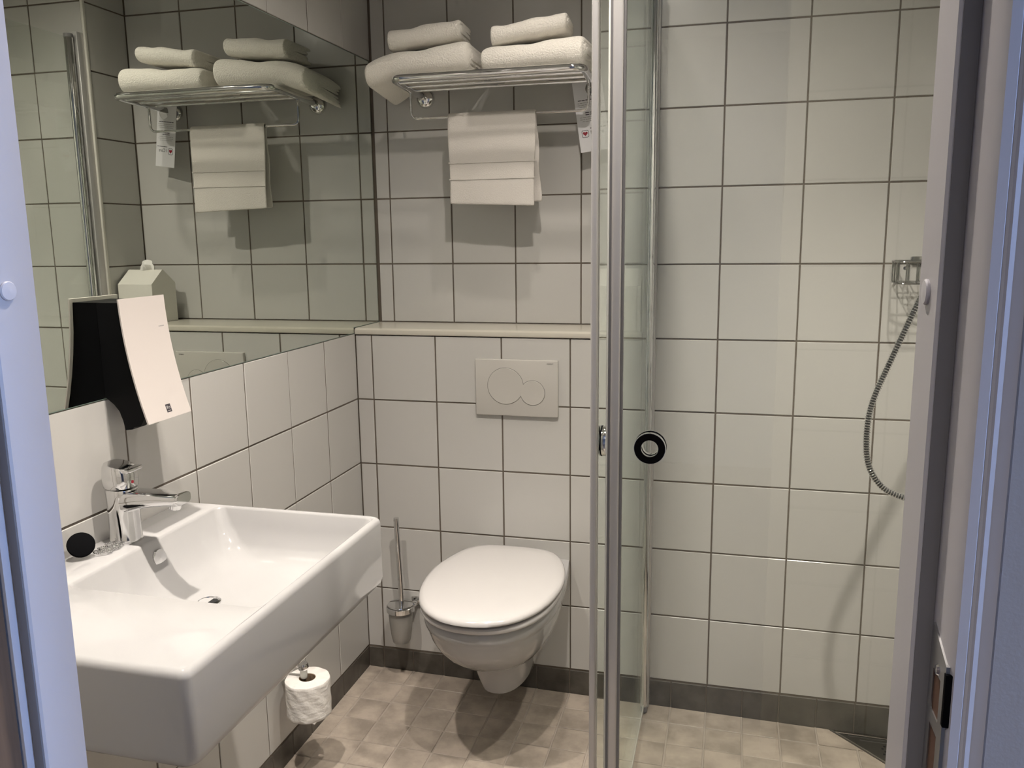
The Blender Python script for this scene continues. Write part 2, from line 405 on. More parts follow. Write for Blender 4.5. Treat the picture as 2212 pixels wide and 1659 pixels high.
# ------------------------------------------------------------------ hall behind the camera
HX0, HX1, HY0 = -0.9, 3.3, -4.6
mb = MB(); mb.box((HX0, HY0, -0.2), (HX1, YF - 0.08, -0.09)); struct(mb.obj('floor_hall', M_carpet, smooth=0), 'dark carpet of the hall')
mb = MB(); mb.box((HX0, HY0, 2.35), (HX1, YF - 0.08, 2.45)); struct(mb.obj('ceiling_hall', M_ceiling, smooth=0), 'white hall ceiling')
mb = MB(); mb.box((HX0, YF - 0.09, -0.09), (DX0, YF - 0.081, 2.35)); mb.box((DX1, YF - 0.09, -0.09), (HX1, YF - 0.081, 2.35)); mb.box((DX0, YF - 0.09, DZ), (DX1, YF - 0.081, 2.35))
struct(mb.obj('wall_hall_front', M_hallwall, smooth=0), 'grey painted hall wall around the doorway')
mb = MB(); mb.box((HX0 - 0.1, HY0, -0.09), (HX0, YF - 0.08, 2.35)); struct(mb.obj('wall_hall_left', M_hallwall, smooth=0), 'hall wall on the left of the camera')
mb = MB(); mb.box((HX0, HY0 - 0.1, -0.09), (HX1, HY0, 2.35)); struct(mb.obj('wall_hall_rear', M_hallwall, smooth=0), 'hall wall behind the camera')
mb = MB(); mb.box((HX1, HY0, -0.09), (HX1 + 0.1, YF - 0.08, 2.35)); struct(mb.obj('wall_hall_right', M_hallwall, smooth=0), 'hall wall with the added window')
wi = bpy.data.objects.new('window_1', None); COL.objects.link(wi); struct(wi, 'unseen window added as source of the blue hall light')
mb = MB()
for a, b in (((3.27, -2.39, 0.55), (3.3, -2.34, 2.15)), ((3.27, -1.90, 0.55), (3.3, -1.85, 2.15)), ((3.27, -2.39, 0.55), (3.3, -1.85, 0.6)), ((3.27, -2.39, 2.10), (3.3, -1.85, 2.15))): mb.box(a, b)
mb.obj('window_frame', M_frame, wi, 0)
MB().box((3.285, -2.34, 0.6), (3.295, -1.90, 2.10)).obj('pane', M_winpane, wi, 0)

# ------------------------------------------------------------------ door frame, strike plate, open leaf
SX, SXL = 1.196, 0.53                                   # faces of the two door stops
prof = [(0.039, 0.0), (0.0, 0.0), (0.0, -0.047), (0.0015, -0.049), (0.011, -0.049), (0.011, -0.088), (0.0135, -0.0935), (0.0185, -0.0935),
        (0.0195, -0.0920), (0.0210, -0.0920), (0.0220, -0.0935), (0.0245, -0.0930), (0.0255, -0.0895), (0.0255, -0.0865), (0.039, -0.0865)]
df = bpy.data.objects.new('door_1', None); COL.objects.link(df); struct(df, 'bathroom door frame with the wooden leaf open')
MB().prism(prof, lambda u, v, t: (SX + u, YF + v, t), -0.09, DZ - 0.03).obj('jamb', M_frame, df, 25)
profl = [(0.039, 0.0), (0.0, 0.0), (0.0, -0.041), (0.0015, -0.043), (0.011, -0.043), (0.011, -0.0525), (0.039, -0.0525)]
MB().prism(profl, lambda u, v, t: (SXL - u, YF + v, t), -0.09, DZ - 0.03).obj('jamb', M_frame, df, 25)
MB().prism(prof, lambda u, v, t: (t, YF + v, DZ - 0.039 + u), SXL - 0.052, SX + 0.039).obj('head_jamb', M_frame, df, 25)
gk = [(0.002, -0.049), (0.0108, -0.049), (0.0108, -0.0505), (0.007, -0.0518), (0.002, -0.0505)]
MB().prism(gk, lambda u, v, t: (SX + u, YF + v, t), -0.09, DZ - 0.04).obj('gasket', M_gasket, df)
MB().prism(gk, lambda u, v, t: (SXL - u, YF + v + 0.006, t), -0.09, DZ - 0.04).obj('gasket', M_gasket, df)
RY = Matrix.Rotation(-PI/2, 3, 'Y')
MB().lathe([(0.0, 0), (0.0075, 0), (0.0078, 0.0012), (0.0070, 0.0022), (0.0, 0.0026)], (SX, YF - 0.0225, 1.244), RY, 24, False, False).obj('plug_cap', M_cap, df)
MB().lathe([(0.0, 0), (0.0075, 0), (0.0078, 0.0012), (0.0070, 0.0022), (0.0, 0.0026)], (SXL, YF - 0.0275, 1.242), Matrix.Rotation(PI/2, 3, 'Y'), 24, False, False).obj('plug_cap', M_cap, df)
# strike plate with its mortices
sp = MB(); xs = SX + 0.011
ys0, ys1 = YF - 0.0905, YF - 0.0565
def plate(y0, y1, z0, z1): sp.box((xs - 0.0012, y0, z0), (xs + 0.0008, y1, z1))
sp.prism([(ys1, 1.051), (ys1, 1.032), (ys0, 1.032), (ys0, 1.040)], lambda u, v, t: (t, u, v), xs - 0.0012, xs + 0.0008)
holes = [(1.000, 1.026), (0.958, 0.991), (0.902, 0.949), (0.86, 0.893)]
plate(ys0, ys0 + 0.010, 0.83, 1.032); plate(ys1 - 0.007, ys1, 0.83, 1.032)
zz = 1.032
for h0, h1 in holes:
    plate(ys0 + 0.010, ys1 - 0.007, h1, zz); zz = h0
plate(ys0 + 0.010, ys1 - 0.007, 0.83, zz)
st = sp.obj('strike_plate', M_steel, df, 0)
for h0, h1 in holes[:4]:
    MB().box((xs - 0.0004, ys0 + 0.010, h0), (xs + 0.0009, ys1 - 0.007, h1)).obj('mortice', M_mortice, st, 0)
MB().bbox((xs - 0.0016, ys0 - 0.0018, 1.004), (xs + 0.004, ys0 + 0.0022, 1.036), 0.0006).obj('lip', M_black, st)
MB().lathe([(0, 0), (0.0035, 0), (0.0028, 0.0012), (0, 0.0014)], (xs - 0.0012, ys0 + 0.017, 1.0295), RY, 16, False, False).obj('screw', M_chrome, st)
# leaf opened into the hall, hinged on the left jamb
MB().bbox((SXL - 0.052, YF - 0.80, -0.08), (SXL - 0.0125, YF - 0.0545, DZ - 0.045), 0.002).obj('door_leaf', M_wood, df)

# ------------------------------------------------------------------ ceiling downlights
for i, (x, y, wt, cone) in enumerate(LAMPS):
    CZ = CEIL if i < 4 else 2.35
    lab = ['downlight in the ceiling above the washbasin', 'downlight in the ceiling between washbasin and shower door', 'downlight in the ceiling above the toilet', 'downlight in the ceiling of the shower', 'downlight in the hall ceiling'][i]
    t = thing('downlight', 'round recessed ' + lab, 'downlight', (x, y, CZ), 'ceiling downlights')
    MB().lathe([(0.028, 0.0), (0.028, -0.004), (0.034, -0.006), (0.042, -0.004), (0.043, 0.0)], (x, y, CZ), None, 32, False, False).obj('trim_ring', M_cap, t)
    MB().lathe([(0.028, -0.001), (0.0, -0.001)], (x, y, CZ), None, 32, False, False).obj('lens', M_lens, t)
    l = bpy.data.lights.new('downlight_lamp', 'SPOT'); l.energy = wt; l.color = LAMP_COLOR
    l.spot_size = math.radians(cone); l.spot_blend = 1.0; l.shadow_soft_size = 0.022
    o = bpy.data.objects.new('downlight_lamp', l); COL.objects.link(o); o.parent = t
    o.matrix_parent_inverse = Matrix.Translation((-x, -y, -CZ)); o.location = (x, y, CZ - 0.012)

# ------------------------------------------------------------------ mirror and ledge
mt = thing('mirror', 'large frameless mirror on the left wall above the washbasin', 'mirror', (0, -0.6, 1.0))
poly = [(MIR_Y0, MIR_Z0), (-0.007, MIR_Z0), (-0.007, 1.0165), (MIR_Y1, 1.0165), (MIR_Y1, MIR_Z1), (MIR_Y0, MIR_Z1)]
MB().prism(poly, lambda u, v, t: (t, u, v), -0.003, 0.0002).obj('glass_edge', M_glassrim, mt, 0)
p2 = [(MIR_Y0 + .001, MIR_Z0 + .0015), (-0.0082, MIR_Z0 + .0015), (-0.0082, 1.018), (MIR_Y1 - .001, 1.018), (MIR_Y1 - .001, MIR_Z1 - .0015), (MIR_Y0 + .001, MIR_Z1 - .0015)]
MB().prism(p2, lambda u, v, t: (t, u, v), -0.002, 0.0006).obj('mirror_face', M_mirror, mt, 0)
lo_ = [(0.186, 0.9965), (-0.001, 0.9965), (-0.0045, 0.9985), (-0.0055, 1.004), (-0.0045, 1.0105), (0.000, 1.0148), (0.006, 1.0158), (0.186, 1.0158)]
tag(MB().prism(lo_, lambda u, v, t: (t, u, v), 0.0012, XN - 0.001).obj('ledge_shelf', M_shelf), 'pale stone ledge shelf running across the recess above the flush plate', 'shelf')

# ------------------------------------------------------------------ toilet
TX = 0.497
def d_outline(hw, yf, yb, z, hb=None, n=40):
    """closed outline: straight back at yb, widest 45 % forward, rounded front at yf"""
    hb = hw*0.86 if hb is None else hb; ym = yb + (yf - yb)*0.46; pts = []
    S = 10
    for k in range(S):                        # right side, back to widest
        t = k / S; e = math.sin(t*PI/2); pts.append((hb + (hw - hb)*e, yb + (ym - yb)*t))
    F = 24
    for k in range(F + 1):                    # front
        a = PI/2 * (k / (F/2)); c, s_ = math.cos(a), math.sin(a)
        pts.append((hw * math.copysign(abs(c)**0.86, c), ym + (yf - ym) * abs(s_)**0.92))
    for k in range(S - 1, -1, -1):
        t = k / S; e = math.sin(t*PI/2); pts.append((-(hb + (hw - hb)*e), yb + (ym - yb)*t))
    B = 8; hb_ = pts[0][0]
    pts += [(-hb_ + 2*hb_*k/B, yb) for k in range(1, B)]
    return [(TX + x, y, z) for x, y in pts]
def soft(lp, it=7):
    n = len(lp)
    for _ in range(it):
        lp = [tuple((lp[k-1][q] + 2*lp[k][q] + lp[(k+1) % n][q])/4 for q in range(3)) for k in range(n)]
    return lp
tl = thing('toilet', 'white wall-hung toilet with its lid closed', 'toilet', (TX, 0, 0.045))
body = [(.049, .045, -.245, .035), (.0505, .058, -.262, .05), (.056, .067, -.276, .06), (.085, .075, -.291, .068), (.12, .083, -.306, .08), (.150, .091, -.322, .09), (.156, .094, -.328, .092),
        (.160, .100, -.340, .096), (.168, .110, -.362, .10), (.19, .128, -.405, .112), (.22, .145, -.447, .125), (.25, .157, -.478, .137), (.28, .166, -.500, .146), (.305, .171, -.511, .150),
        (.312, .1725, -.5135, .152), (.318, .1755, -.518, .153), (.338, .176, -.519, .154), (.345, .173, -.515, .152)]
MB().loft([d_outline(hw, yf, -0.001, z, hb) for z, hw, yf, hb in body]).obj('bowl', M_ceramic, tl, 40)
seat = [(.3475, .172, -.515), (.349, .178, -.526), (.353, .1795, -.529), (.3595, .1795, -.529), (.3625, .177, -.525)]
MB().loft([soft(d_outline(hw*1.01, yf - .001, -0.052, z, hw*0.68), 3) for z, hw, yf in seat]).obj('seat_ring', M_seat, tl, 50)
lid = [(.3690, .172, -.520), (.3698, .179, -.533), (.373, .1825, -.539), (.379, .1825, -.539), (.3845, .179, -.534), (.388, .171, -.522), (.3905, .15, -.49), (.392, .10, -.40)]
MB().loft([soft(d_outline(hw*1.028, yf - .0025, -0.030 - (0.1825 - hw)*0.6, z, hw*0.68), 7) for z, hw, yf in lid]).obj('lid', M_seat, tl, 60)
for s in (-1, 1):
    MB().bbox((TX + s*0.075 - 0.022, -0.050, .3455), (TX + s*0.075 + 0.022, -0.026, .372), 0.005).obj('hinge', M_seat, tl)
    MB().bbox((TX + s*0.10 - 0.012, -0.47, .3635), (TX + s*0.10 + 0.012, -0.45, .3675), 0.0015).obj('bumper', M_seat, tl)

# flush plate
fp = thing('flush_plate', 'white rectangular flush plate with two round buttons above the toilet', 'flush plate', (0.498, 0, 0.77))
MB().bbox((0.376, -0.011, 0.770), (0.619, 0.002, 0.934), 0.003, 3).obj('cover', M_plate, fp)
RX = Matrix.Rotation(PI/2, 3, 'X')
def button(cx, cz, r, nm, cut=None):
    MB().lathe([(r + 0.0011, 0.0105), (r + 0.0011, 0.0112)], (cx, 0, cz), RX, 48, False, True).obj('button_gap_shade', M_gap, fp)
    MB().lathe([(r, 0.0105), (r, 0.0119), (r - 0.0008, 0.0127), (r*0.6, 0.0122), (0.0005, 0.0118)], (cx, 0, cz), RX, 48, False, True).obj(nm, M_plate, fp)
button(0.466, 0.857, 0.0525, 'large_button'); button(0.5455, 0.8395, 0.0355, 'small_button')
me = text_mesh('GEBERIT', 0.0052); o = link('printed_name', me, M_ink, fp)
o.matrix_parent_inverse = Matrix.Translation((-0.498, 0, -0.77)); o.matrix_basis = Matrix.Translation((0.5868, -0.0112, 0.9222)) @ Matrix.Rotation(PI/2, 4, 'X')

# ------------------------------------------------------------------ toilet brush set
tb = thing('toilet_brush', 'chrome toilet brush in a frosted glass holder on the back wall beside the toilet', 'toilet brush', (0.137, -0.06, 0.06))
bx, by = 0.139, -0.062
MB().lathe([(0.040, 0.178), (0.0425, 0.176), (0.0425, 0.162), (0.040, 0.160), (0.037, 0.162), (0.037, 0.176)], (bx, by, 0), None, 40, False, False).obj('holder_ring', M_chrome, tb)
MB().bbox((bx + 0.022, by + 0.024, 0.163), (bx + 0.038, 0.001, 0.175), 0.003).obj('wall_arm', M_chrome, tb)
MB().bbox((bx + 0.014, -0.008, 0.154), (bx + 0.048, 0.001, 0.184), 0.004).obj('wall_plate', M_chrome, tb)
MB().lathe([(0.0365, 0.178), (0.0365, 0.150), (0.0345, 0.12), (0.029, 0.075), (0.026, 0.062), (0.0, 0.058), (0.0, 0.061), (0.024, 0.066), (0.027, 0.078), (0.0325, 0.12), (0.0345, 0.15), (0.0345, 0.178)], (bx, by, 0), None, 40, False, False).obj('glass_cup', M_frost, tb)
MB().lathe([(0.0, 0.1785), (0.037, 0.1785), (0.0395, 0.180), (0.038, 0.1825), (0.008, 0.186), (0.0, 0.186)], (bx, by, 0), None, 40, False, False).obj('lid', M_chrome, tb)
MB().tube([(bx + 0.0045, by, 0.183), (bx + 0.003, by, 0.26), (bx - 0.003, by, 0.44), (bx - 0.003, by, 0.455)], 0.0080, 16).obj('rod', M_chrome, tb)
MB().lathe([(0.004, 0.066), (0.021, 0.072), (0.022, 0.128), (0.016, 0.14), (0.006, 0.15), (0.006, 0.18)], (bx, by, 0), None, 24).obj('brush_head', M_paper, tb)

# ------------------------------------------------------------------ washbasin
BZ = 0.750
bs = thing('washbasin', 'white rectangular wall-hung washbasin with an off-centre bowl', 'washbasin', (0, -1.15, 0.62))
BX0, BX1, BY0, BY1 = 0.001, 0.4435, -1.463, -0.851
IX0, IX1, IY0, IY1 = 0.091, 0.430, -1.271, -0.864
def orr(i, z, r=0.014): return rrect(BX0 + i*0.3, BX1 - i, BY0 + i, BY1 - i, r, z)
def irr(i, z, r=0.02, lx=0.0, ny=0.0): return rrect(IX0 + i + lx, IX1 - i, IY0 + i + ny, IY1 - i, r, z)
L = [orr(.10, .606, .02), orr(.020, .609, .02), orr(.008, .613, .018), orr(.002, .620, .016), orr(0, .630), orr(0, BZ - .012), orr(.0016, BZ - .006), orr(.005, BZ - .002), orr(.010, BZ, .012),
     irr(-.004, BZ, .016), irr(-.001, BZ - .0015, .016), irr(.001, BZ - .006, .018), irr(.006, .716, .024, .006, .004), irr(.016, .680, .035, .016, .012), irr(.030, .661, .045, .024, .02),
     irr(.052, .6525, .05, .03, .03), irr(.10, .648, .05, .02, .02), irr(.14, .6465, .02, 0, 0)]
MB().loft(L).obj('basin', M_ceramic, bs, 50)
MB().lathe([(0.0, 0.0), (0.0215, 0.0), (0.0215, 0.003), (0.017, 0.0045), (0.0155, 0.001), (0.0, 0.001)], (0.205, -1.078, 0.647), None, 32, False, False).obj('drain_collar', M_chrome, bs)
MB().lathe([(0.0, 0.0), (0.015, 0.0)], (0.205, -1.078, 0.6487), None, 32, False, False).obj('drain_hole', M_hole, bs)
ov = MB().lathe([(0.0, -0.004), (0.0155, -0.004), (0.0165, 0.004), (0.0155, 0.0065), (0.0, 0.0075)], (0.0985, -1.067, 0.7165), Matrix.Rotation(math.radians(80), 3, 'Y'), 32, False, False).obj('overflow_cap', M_chrome, bs)
for y in (-1.0, -1.3): MB().tube([(-0.001, y, 0.68), (0.02, y, 0.68)], 0.006, 10).obj('fixing_bolt', M_steel, bs)
# basin waste trap under the bowl
MB().tube(fillet_path([(0.205, -1.078, 0.612), (0.205, -1.078, 0.46), (0.14, -1.078, 0.46), (0.14, -1.078, 0.54), (-0.002, -1.078, 0.54)], 0.03), 0.016, 14).obj('waste_trap', M_chrome, bs)

# faucet
fx, fy = 0.046, -1.078
fa = thing('faucet', 'chrome single-lever mixer tap on the washbasin', 'faucet', (fx, fy, BZ))
def oval(cx, cy, z, rx, ry, n=28, e=0.8):
    out = []
    for k in range(n):
        a = 2*PI*k/n; c, s_ = math.cos(a), math.sin(a)
        out.append((cx + rx*math.copysign(abs(c)**e, c), cy + ry*math.copysign(abs(s_)**e, s_), z))
    return out
bl = [oval(fx, fy, BZ + dz, rx, ry) for dz, rx, ry in ((0, .0265, .0262), (.004, .0268, .0265), (.008, .0258, .0252), (.05, .0252, .0243), (.085, .0262, .0246), (.096, .0268, .0250), (.0985, .0255, .024))]
MB().loft(bl).obj('body', M_chrome, fa, 50)
spl = []                                              # spout: sections along x
for t, cz, hz, hy in ((0.0, .076, .0215, .0235), (.012, .0765, .0205, .0232), (.026, .0785, .0180, .0228), (.045, .0815, .0150, .0222), (.07, .0840, .0128, .0215), (.095, .0855, .0115, .0208), (.114, .0862, .0110, .0204), (.1205, .0864, .0106, .0202), (.1218, .0864, .0098, .0196)):
    lp = []
    for k in range(24):
        a = 2*PI*k/24; c, s_ = math.cos(a), math.sin(a)
        lp.append((fx + 0.004 + t, fy + hy*math.copysign(abs(c)**0.55, c), BZ + cz + hz*math.copysign(abs(s_)**0.55, s_)))
    spl.append(lp)
MB().loft(spl).obj('spout', M_chrome, fa, 50)
aer = MB().lathe([(0.0, 0.0), (0.0098, 0.0), (0.0108, 0.002), (0.0108, 0.015), (0.0, 0.017)], (fx + 0.106, fy, BZ + 0.0675), Matrix.Rotation(math.radians(12), 3, 'Y'), 28, False, False).obj('aerator', M_chrome, fa)
lv = [oval(fx - .001, fy, BZ + z, rx, ry, 28, .75) for z, rx, ry in ((.1005, .0255, .0242), (.102, .0275, .0255), (.110, .0285, .0262), (.128, .0282, .0262), (.139, .0262, .0252), (.1455, .023, .0225))]
# the cap's top slopes down towards the front
def tilt(lp, k): return [(x, y, z - k*max(0, x - fx + .02)*0.20) for x, y, z in lp]
lv = [tilt(lp, max(0, (i - 2)/3)) for i, lp in enumerate(lv)]
lever = MB().loft(lv).obj('lever_cap', M_chrome, fa, 45)
MB().bbox((fx + 0.010, fy - 0.0205, BZ + 0.1300), (fx + 0.0325, fy + 0.0205, BZ + 0.1375), 0.0028, 3).obj('lever_lip', M_chrome, lever)
MB().lathe([(0, 0), (0.003, 0), (0.003, 0.0006), (0, 0.0006)], (fx + 0.0272, fy - 0.004, BZ + 0.112), Matrix.Rotation(PI/2, 3, 'Y'), 14, False, False).obj('hot_mark', M_red, lever)
# plug on a ball chain
pg = thing('sink_plug', 'black rubber sink plug leaning on the wall behind the tap', 'plug', (0.03, -1.172, BZ))
prt = Matrix.Rotation(math.radians(62), 3, Vector((0.75, -0.66, 0)).normalized().cross(Vector((0, 0, -1)))) 
prt = Vector((0, 0, 1)).rotation_difference(Vector((0.62, -0.50, 0.60)).normalized()).to_matrix()
MB().lathe([(0, -0.005), (0.0175, -0.005), (0.021, -0.002), (0.0222, 0.003), (0.021, 0.0055), (0.017, 0.0065), (0, 0.007)], (0.030, -1.168, BZ + 0.0225), prt, 32, False, False).obj('stopper', M_black, pg)
cp = [Vector((0.042, -1.150, BZ + .012))]
rc = random.Random(11); ang0 = 0.0
for k in range(9):                                   # the chain lies in a loose heap
    cx = 0.049 + 0.004*math.sin(k*1.7); cy = -1.146 + 0.0050*k
    for q in range(5):
        ang0 += 2*PI/5 + rc.uniform(-.25, .25)
        cp.append(Vector((cx + 0.0125*math.cos(ang0), cy + 0.0095*math.sin(ang0), BZ + 0.0026 + rc.uniform(0, .004))))
cp += [Vector((0.046, -1.104, BZ + .006)), Vector((0.044, -1.102, BZ + .014))]
cp = bez(cp, 14)
acc, last, beads = 0, cp[0], MB()
for p in cp:
    acc += (p - last).length; last = p
    if acc >= 0.0034:
        acc = 0; beads.lathe([(0.0002, -.0017), (.0012, -.0011), (.0017, 0), (.0012, .0011), (.0002, .0017)], p, None, 7)
beads.obj('ball_chain', M_chrome, pg)

# ------------------------------------------------------------------ soap dispenser on the mirror's lower edge
dp = thing('soap_dispenser', 'wall dispenser with a curved white front panel and black body beside the mirror edge', 'dispenser', (0.05, -0.99, 0.945))
def dcurve(t): return 0.050 + 0.008*t + 0.032*t**2.0      # panel distance from the wall, t=0 top
PZ1, PZ0, PYA, PYB = 1.1795, 0.958, -1.051, -0.929
lp = []
for k in range(17):
    t = k/16; z = PZ1 + (PZ0 - PZ1)*t; x = dcurve(t)
    lp.append([(x, PYA, z), (x + .0028, PYA, z + .0004), (x + .0028, PYB, z + .0004), (x, PYB, z)])
MB().loft(lp).obj('front_panel', M_cream, dp, 30)
bp_ = [(0.0007, 1.173), (0.0007, 1.004), (0.008, 0.9985), (0.018, 0.991), (0.028, 0.979), (0.034, 0.962), (0.0375, 0.9445), (0.052, 0.9465), (0.056, 0.951), (0.070, 0.953)]
bp_ += [(dcurve((PZ1 - z)/(PZ1 - PZ0)) - 0.0004, z) for z in (0.975, 1.01, 1.04, 1.08, 1.12, 1.173)]
MB().prism(bp_, lambda u, v, t: (u, t, v), -1.044, -0.948).obj('body', M_blackplastic, dp, 30)
MB().bbox((0.052, -1.012, 0.9475), (0.068, -0.990, 0.956), 0.002).obj('nozzle', M_clearseal, dp)
def panel_mark(yc, zc, wy, hz, m, nm, off=0.0031):
    t = (PZ1 - zc)/(PZ1 - PZ0); t0 = (PZ1 - zc - hz/2)/(PZ1 - PZ0); t1 = (PZ1 - zc + hz/2)/(PZ1 - PZ0)
    a, b = dcurve(t0) + off, dcurve(t1) + off
    return MB().loft([[(a - .0004, yc - wy/2, zc + hz/2), (a - .0004, yc + wy/2, zc + hz/2), (a, yc + wy/2, zc + hz/2), (a, yc - wy/2, zc + hz/2)],
                      [(b - .0004, yc - wy/2, zc - hz/2), (b - .0004, yc + wy/2, zc - hz/2), (b, yc + wy/2, zc - hz/2), (b, yc - wy/2, zc - hz/2)]]).obj(nm, m, dp, 0)
panel_mark(-0.987, 0.976, 0.0135, 0.0145, M_ink, 'logo_patch')
for dy, dz, wy, hz in ((-.003, .002, .004, .005), (.0025, .002, .005, .0012), (.0025, -.0005, .005, .0012), (0, -.0045, .009, .0011)):
    panel_mark(-0.987 + dy, 0.976 + dz, wy, hz, M_greyink, 'logo_mark', 0.0034)
for k in range(5): panel_mark(-0.9545 + k*0.0031, 1.1235, 0.0022, 0.0016, M_greyink, 'printed_letter')

# ------------------------------------------------------------------ toilet paper on its holder
rx_, ry_ = 0.079, -0.533
tr = thing('toilet_roll', 'white toilet paper roll upright on the holder under the washbasin', 'toilet roll', (rx_, ry_, 0.09))
lp = []
for i, z in enumerate([0.0935, 0.095] + [0.095 + 0.0915*k/14 for k in range(1, 14)] + [0.1875, 0.189]):
    row = []
    for k in range(72):
        a = 2*PI*k/72; r = 0.0555 + 0.0006*math.sin(3*a + 1) + 0.0007*math.sin(9*a + z*130) + (-0.0012 if i in (0, 16) else 0)
        row.append((rx_ + r*math.cos(a), ry_ + r*math.sin(a), z))
    lp.append(row)
lp = [[(rx_ + .021*math.cos(2*PI*k/72), ry_ + .021*math.sin(2*PI*k/72), 0.0945) for k in range(72)]] + lp + [[(rx_ + .021*math.cos(2*PI*k/72), ry_ + .021*math.sin(2*PI*k/72), 0.1895) for k in range(72)]]
MB().loft(lp, close=True).obj('paper', M_paper, tr, 50)
MB().lathe([(0.0208, 0.0945), (0.0208, 0.1885), (0.0195, 0.1885), (0.0195, 0.0945)], (rx_, ry_, 0), None, 36, False, False).obj('core', M_card, tr)
MB().loft([[(rx_ + .052*math.cos(a) , ry_ + .052*math.sin(a), 0.0935 - dz) for a, dz in ((-1.05, 0), (-0.95, .002), (-0.85, .007), (-0.75, .002), (-0.65, 0))],
           [(rx_ + .054*math.cos(a) , ry_ + .054*math.sin(a), 0.097 - dz) for a, dz in ((-1.05, 0), (-0.95, .002), (-0.85, .007), (-0.75, .002), (-0.65, 0))]]).obj('loose_end', M_paper, tr)
th = thing('toilet_roll_holder', 'chrome wall bracket holding the toilet roll below the washbasin', 'roll holder', (0.02, ry_, 0.22))
MB().tube(fillet_path([(-0.001, ry_ - 0.004, 0.222), (0.072, ry_ - 0.004, 0.222), (0.072, ry_ - 0.004, 0.082)], 0.012), 0.0055, 12).obj('arm', M_chrome, th)
MB().lathe([(0, 0), (0.020, 0), (0.021, 0.003), (0.018, 0.007), (0, 0.008)], (0, ry_ - 0.004, 0.222), Matrix.Rotation(PI/2, 3, 'Y'), 28, False, False).obj('wall_rosette', M_chrome, th)
MB().lathe([(0, .2145), (.0125, .2145), (.0128, .218), (.0128, .226), (.011, .230), (0, .231)], (0.072, ry_ - 0.004, 0), None, 24, False, False).obj('end_knob', M_chrome, th)
MB().lathe([(0.008, .190), (.0092, .192), (.0092, .213), (.008, .2145)], (0.072, ry_ - 0.004, 0), None, 20).obj('collar', M_clearseal, th)
MB().lathe([(0, .080), (.017, .080), (.017, .088), (0, .088)], (0.072, ry_ - 0.004, 0), None, 24, False, False).obj('foot_disc', M_chrome, th)

# ------------------------------------------------------------------ towel rack
RZ = 1.694
rk = thing('towel_rack', 'chrome towel rack with rods and a hanging rail on the recessed wall', 'towel rack', (0.43, YN, RZ))
xa, xb, yfr = 0.178, 0.690, -0.088
MB().tube(fillet_path([(xa, YN - 0.02, RZ - 0.004), (xa + 0.004, yfr, RZ + 0.006), (xb + 0.012, yfr, RZ + 0.006), (xb, YN - 0.02, RZ - 0.004)], 0.035, 8), 0.0102, 14).obj('frame_tube', M_chrome, rk)
for y in (-0.046, 0.016, 0.082):
    MB().tube([(xa + 0.003, y, RZ + 0.001), (xb + 0.006, y, RZ + 0.001)], 0.0048, 12).obj('rod', M_chrome, rk)
for x in (xa, xb):
    MB().lathe([(0, -0.002), (0.026, -0.002), (0.0285, 0.003), (0.0275, 0.010), (0.022, 0.017), (0.012, 0.021), (0, 0.022)], (x, YN, RZ - 0.006), RX, 32, False, False).obj('wall_rosette', M_chrome, rk)
MB().tube(fillet_path([(xa + 0.001, 0.058, RZ), (xa + 0.001, 0.058, 1.614), (xb + 0.002, 0.058, 1.614), (xb + 0.002, 0.058, RZ)], 0.022, 8), 0.0036, 10).obj('hanging_rail', M_chrome, rk)

# folded towels: nested folds of cloth, seen as layers at the ends
def folded_towel(name, label, x0, x1, yfront, depth, z0, hgt, layers, group, rot=0.0, droop=None, lift=0.0, seed=0, cone=0.0):
    rnd = random.Random(seed); mb = MB(); t = hgt / (2*layers)
    nx = 30; ph = [rnd.uniform(0, 6) for _ in range(6)]
    cx, cy = (x0 + x1)/2, yfront + depth/2
    for li in range(layers):
        R = hgt/2 - li*t; r_in = max(R - t*0.82, 0.0008); ri = []
        pts = []
        L = depth - hgt/2 - 0.010*li - 0.004*(li % 2)
        bot = [(L*(1 - k/5), -R) for k in range(5)]
        arc = [(-R*math.sin(PI*k/10), -R*math.cos(PI*k/10)) for k in range(11)]
        top = [(L*(k/5), R) for k in range(1, 6)]
        outer = bot + arc + top
        ibot = [(L*(1 - k/5), -r_in) for k in range(5)]; iarc = [(-r_in*math.sin(PI*k/10), -r_in*math.cos(PI*k/10)) for k in range(11)]; itop = [(L*(k/5), r_in) for k in range(1, 6)]
        poly = outer + list(reversed(ibot + iarc + itop))
        loops = []
        for i in range(nx + 1):
            s = i/nx; edge = min(s, 1 - s)*nx
            x = x0 + (x1 - x0)*s + (rnd.uniform(-.0015, .0015) if 0 < i < nx else 0) + (0.004*(li % 3) if i == nx else 0)
            sq = 1.0 - 0.10*max(0, 1 - edge/1.5)
            lp = []
            for (a, b) in poly:
                y = yfront + hgt/2 + a; z = z0 + hgt/2 + b*sq*(1 + 0.05*math.sin(9*s + ph[0]) + 0.03*math.sin(23*s + ph[1]))
                z += 0.0022*math.sin(11*s + ph[2] + 14*a) * (0.5 + b/hgt) + cone*(s - 0.5)*(0.5 + b/hgt)
                xx, yy = cx + (x - cx)*math.cos(rot) - (y - cy)*math.sin(rot), cy + (x - cx)*math.sin(rot) + (y - cy)*math.cos(rot)
                zz = z + lift*(s - 0.5)
                if droop:
                    d = max(0.0, droop[0] - xx); zz -= droop[1]*d**1.25 * (1 + 1.8*max(0, (yy - yfront)/depth))
                lp.append((xx, yy, zz))
            loops.append(lp)
        mb.loft(loops)
    o = mb.obj(name, M_towel, None, 70)
    m = o.modifiers.new('soft', 'SUBSURF'); m.levels = 1; m.render_levels = 1
    return tag(o, label, 'towel', group)
GT = 'folded white towels on the rack'
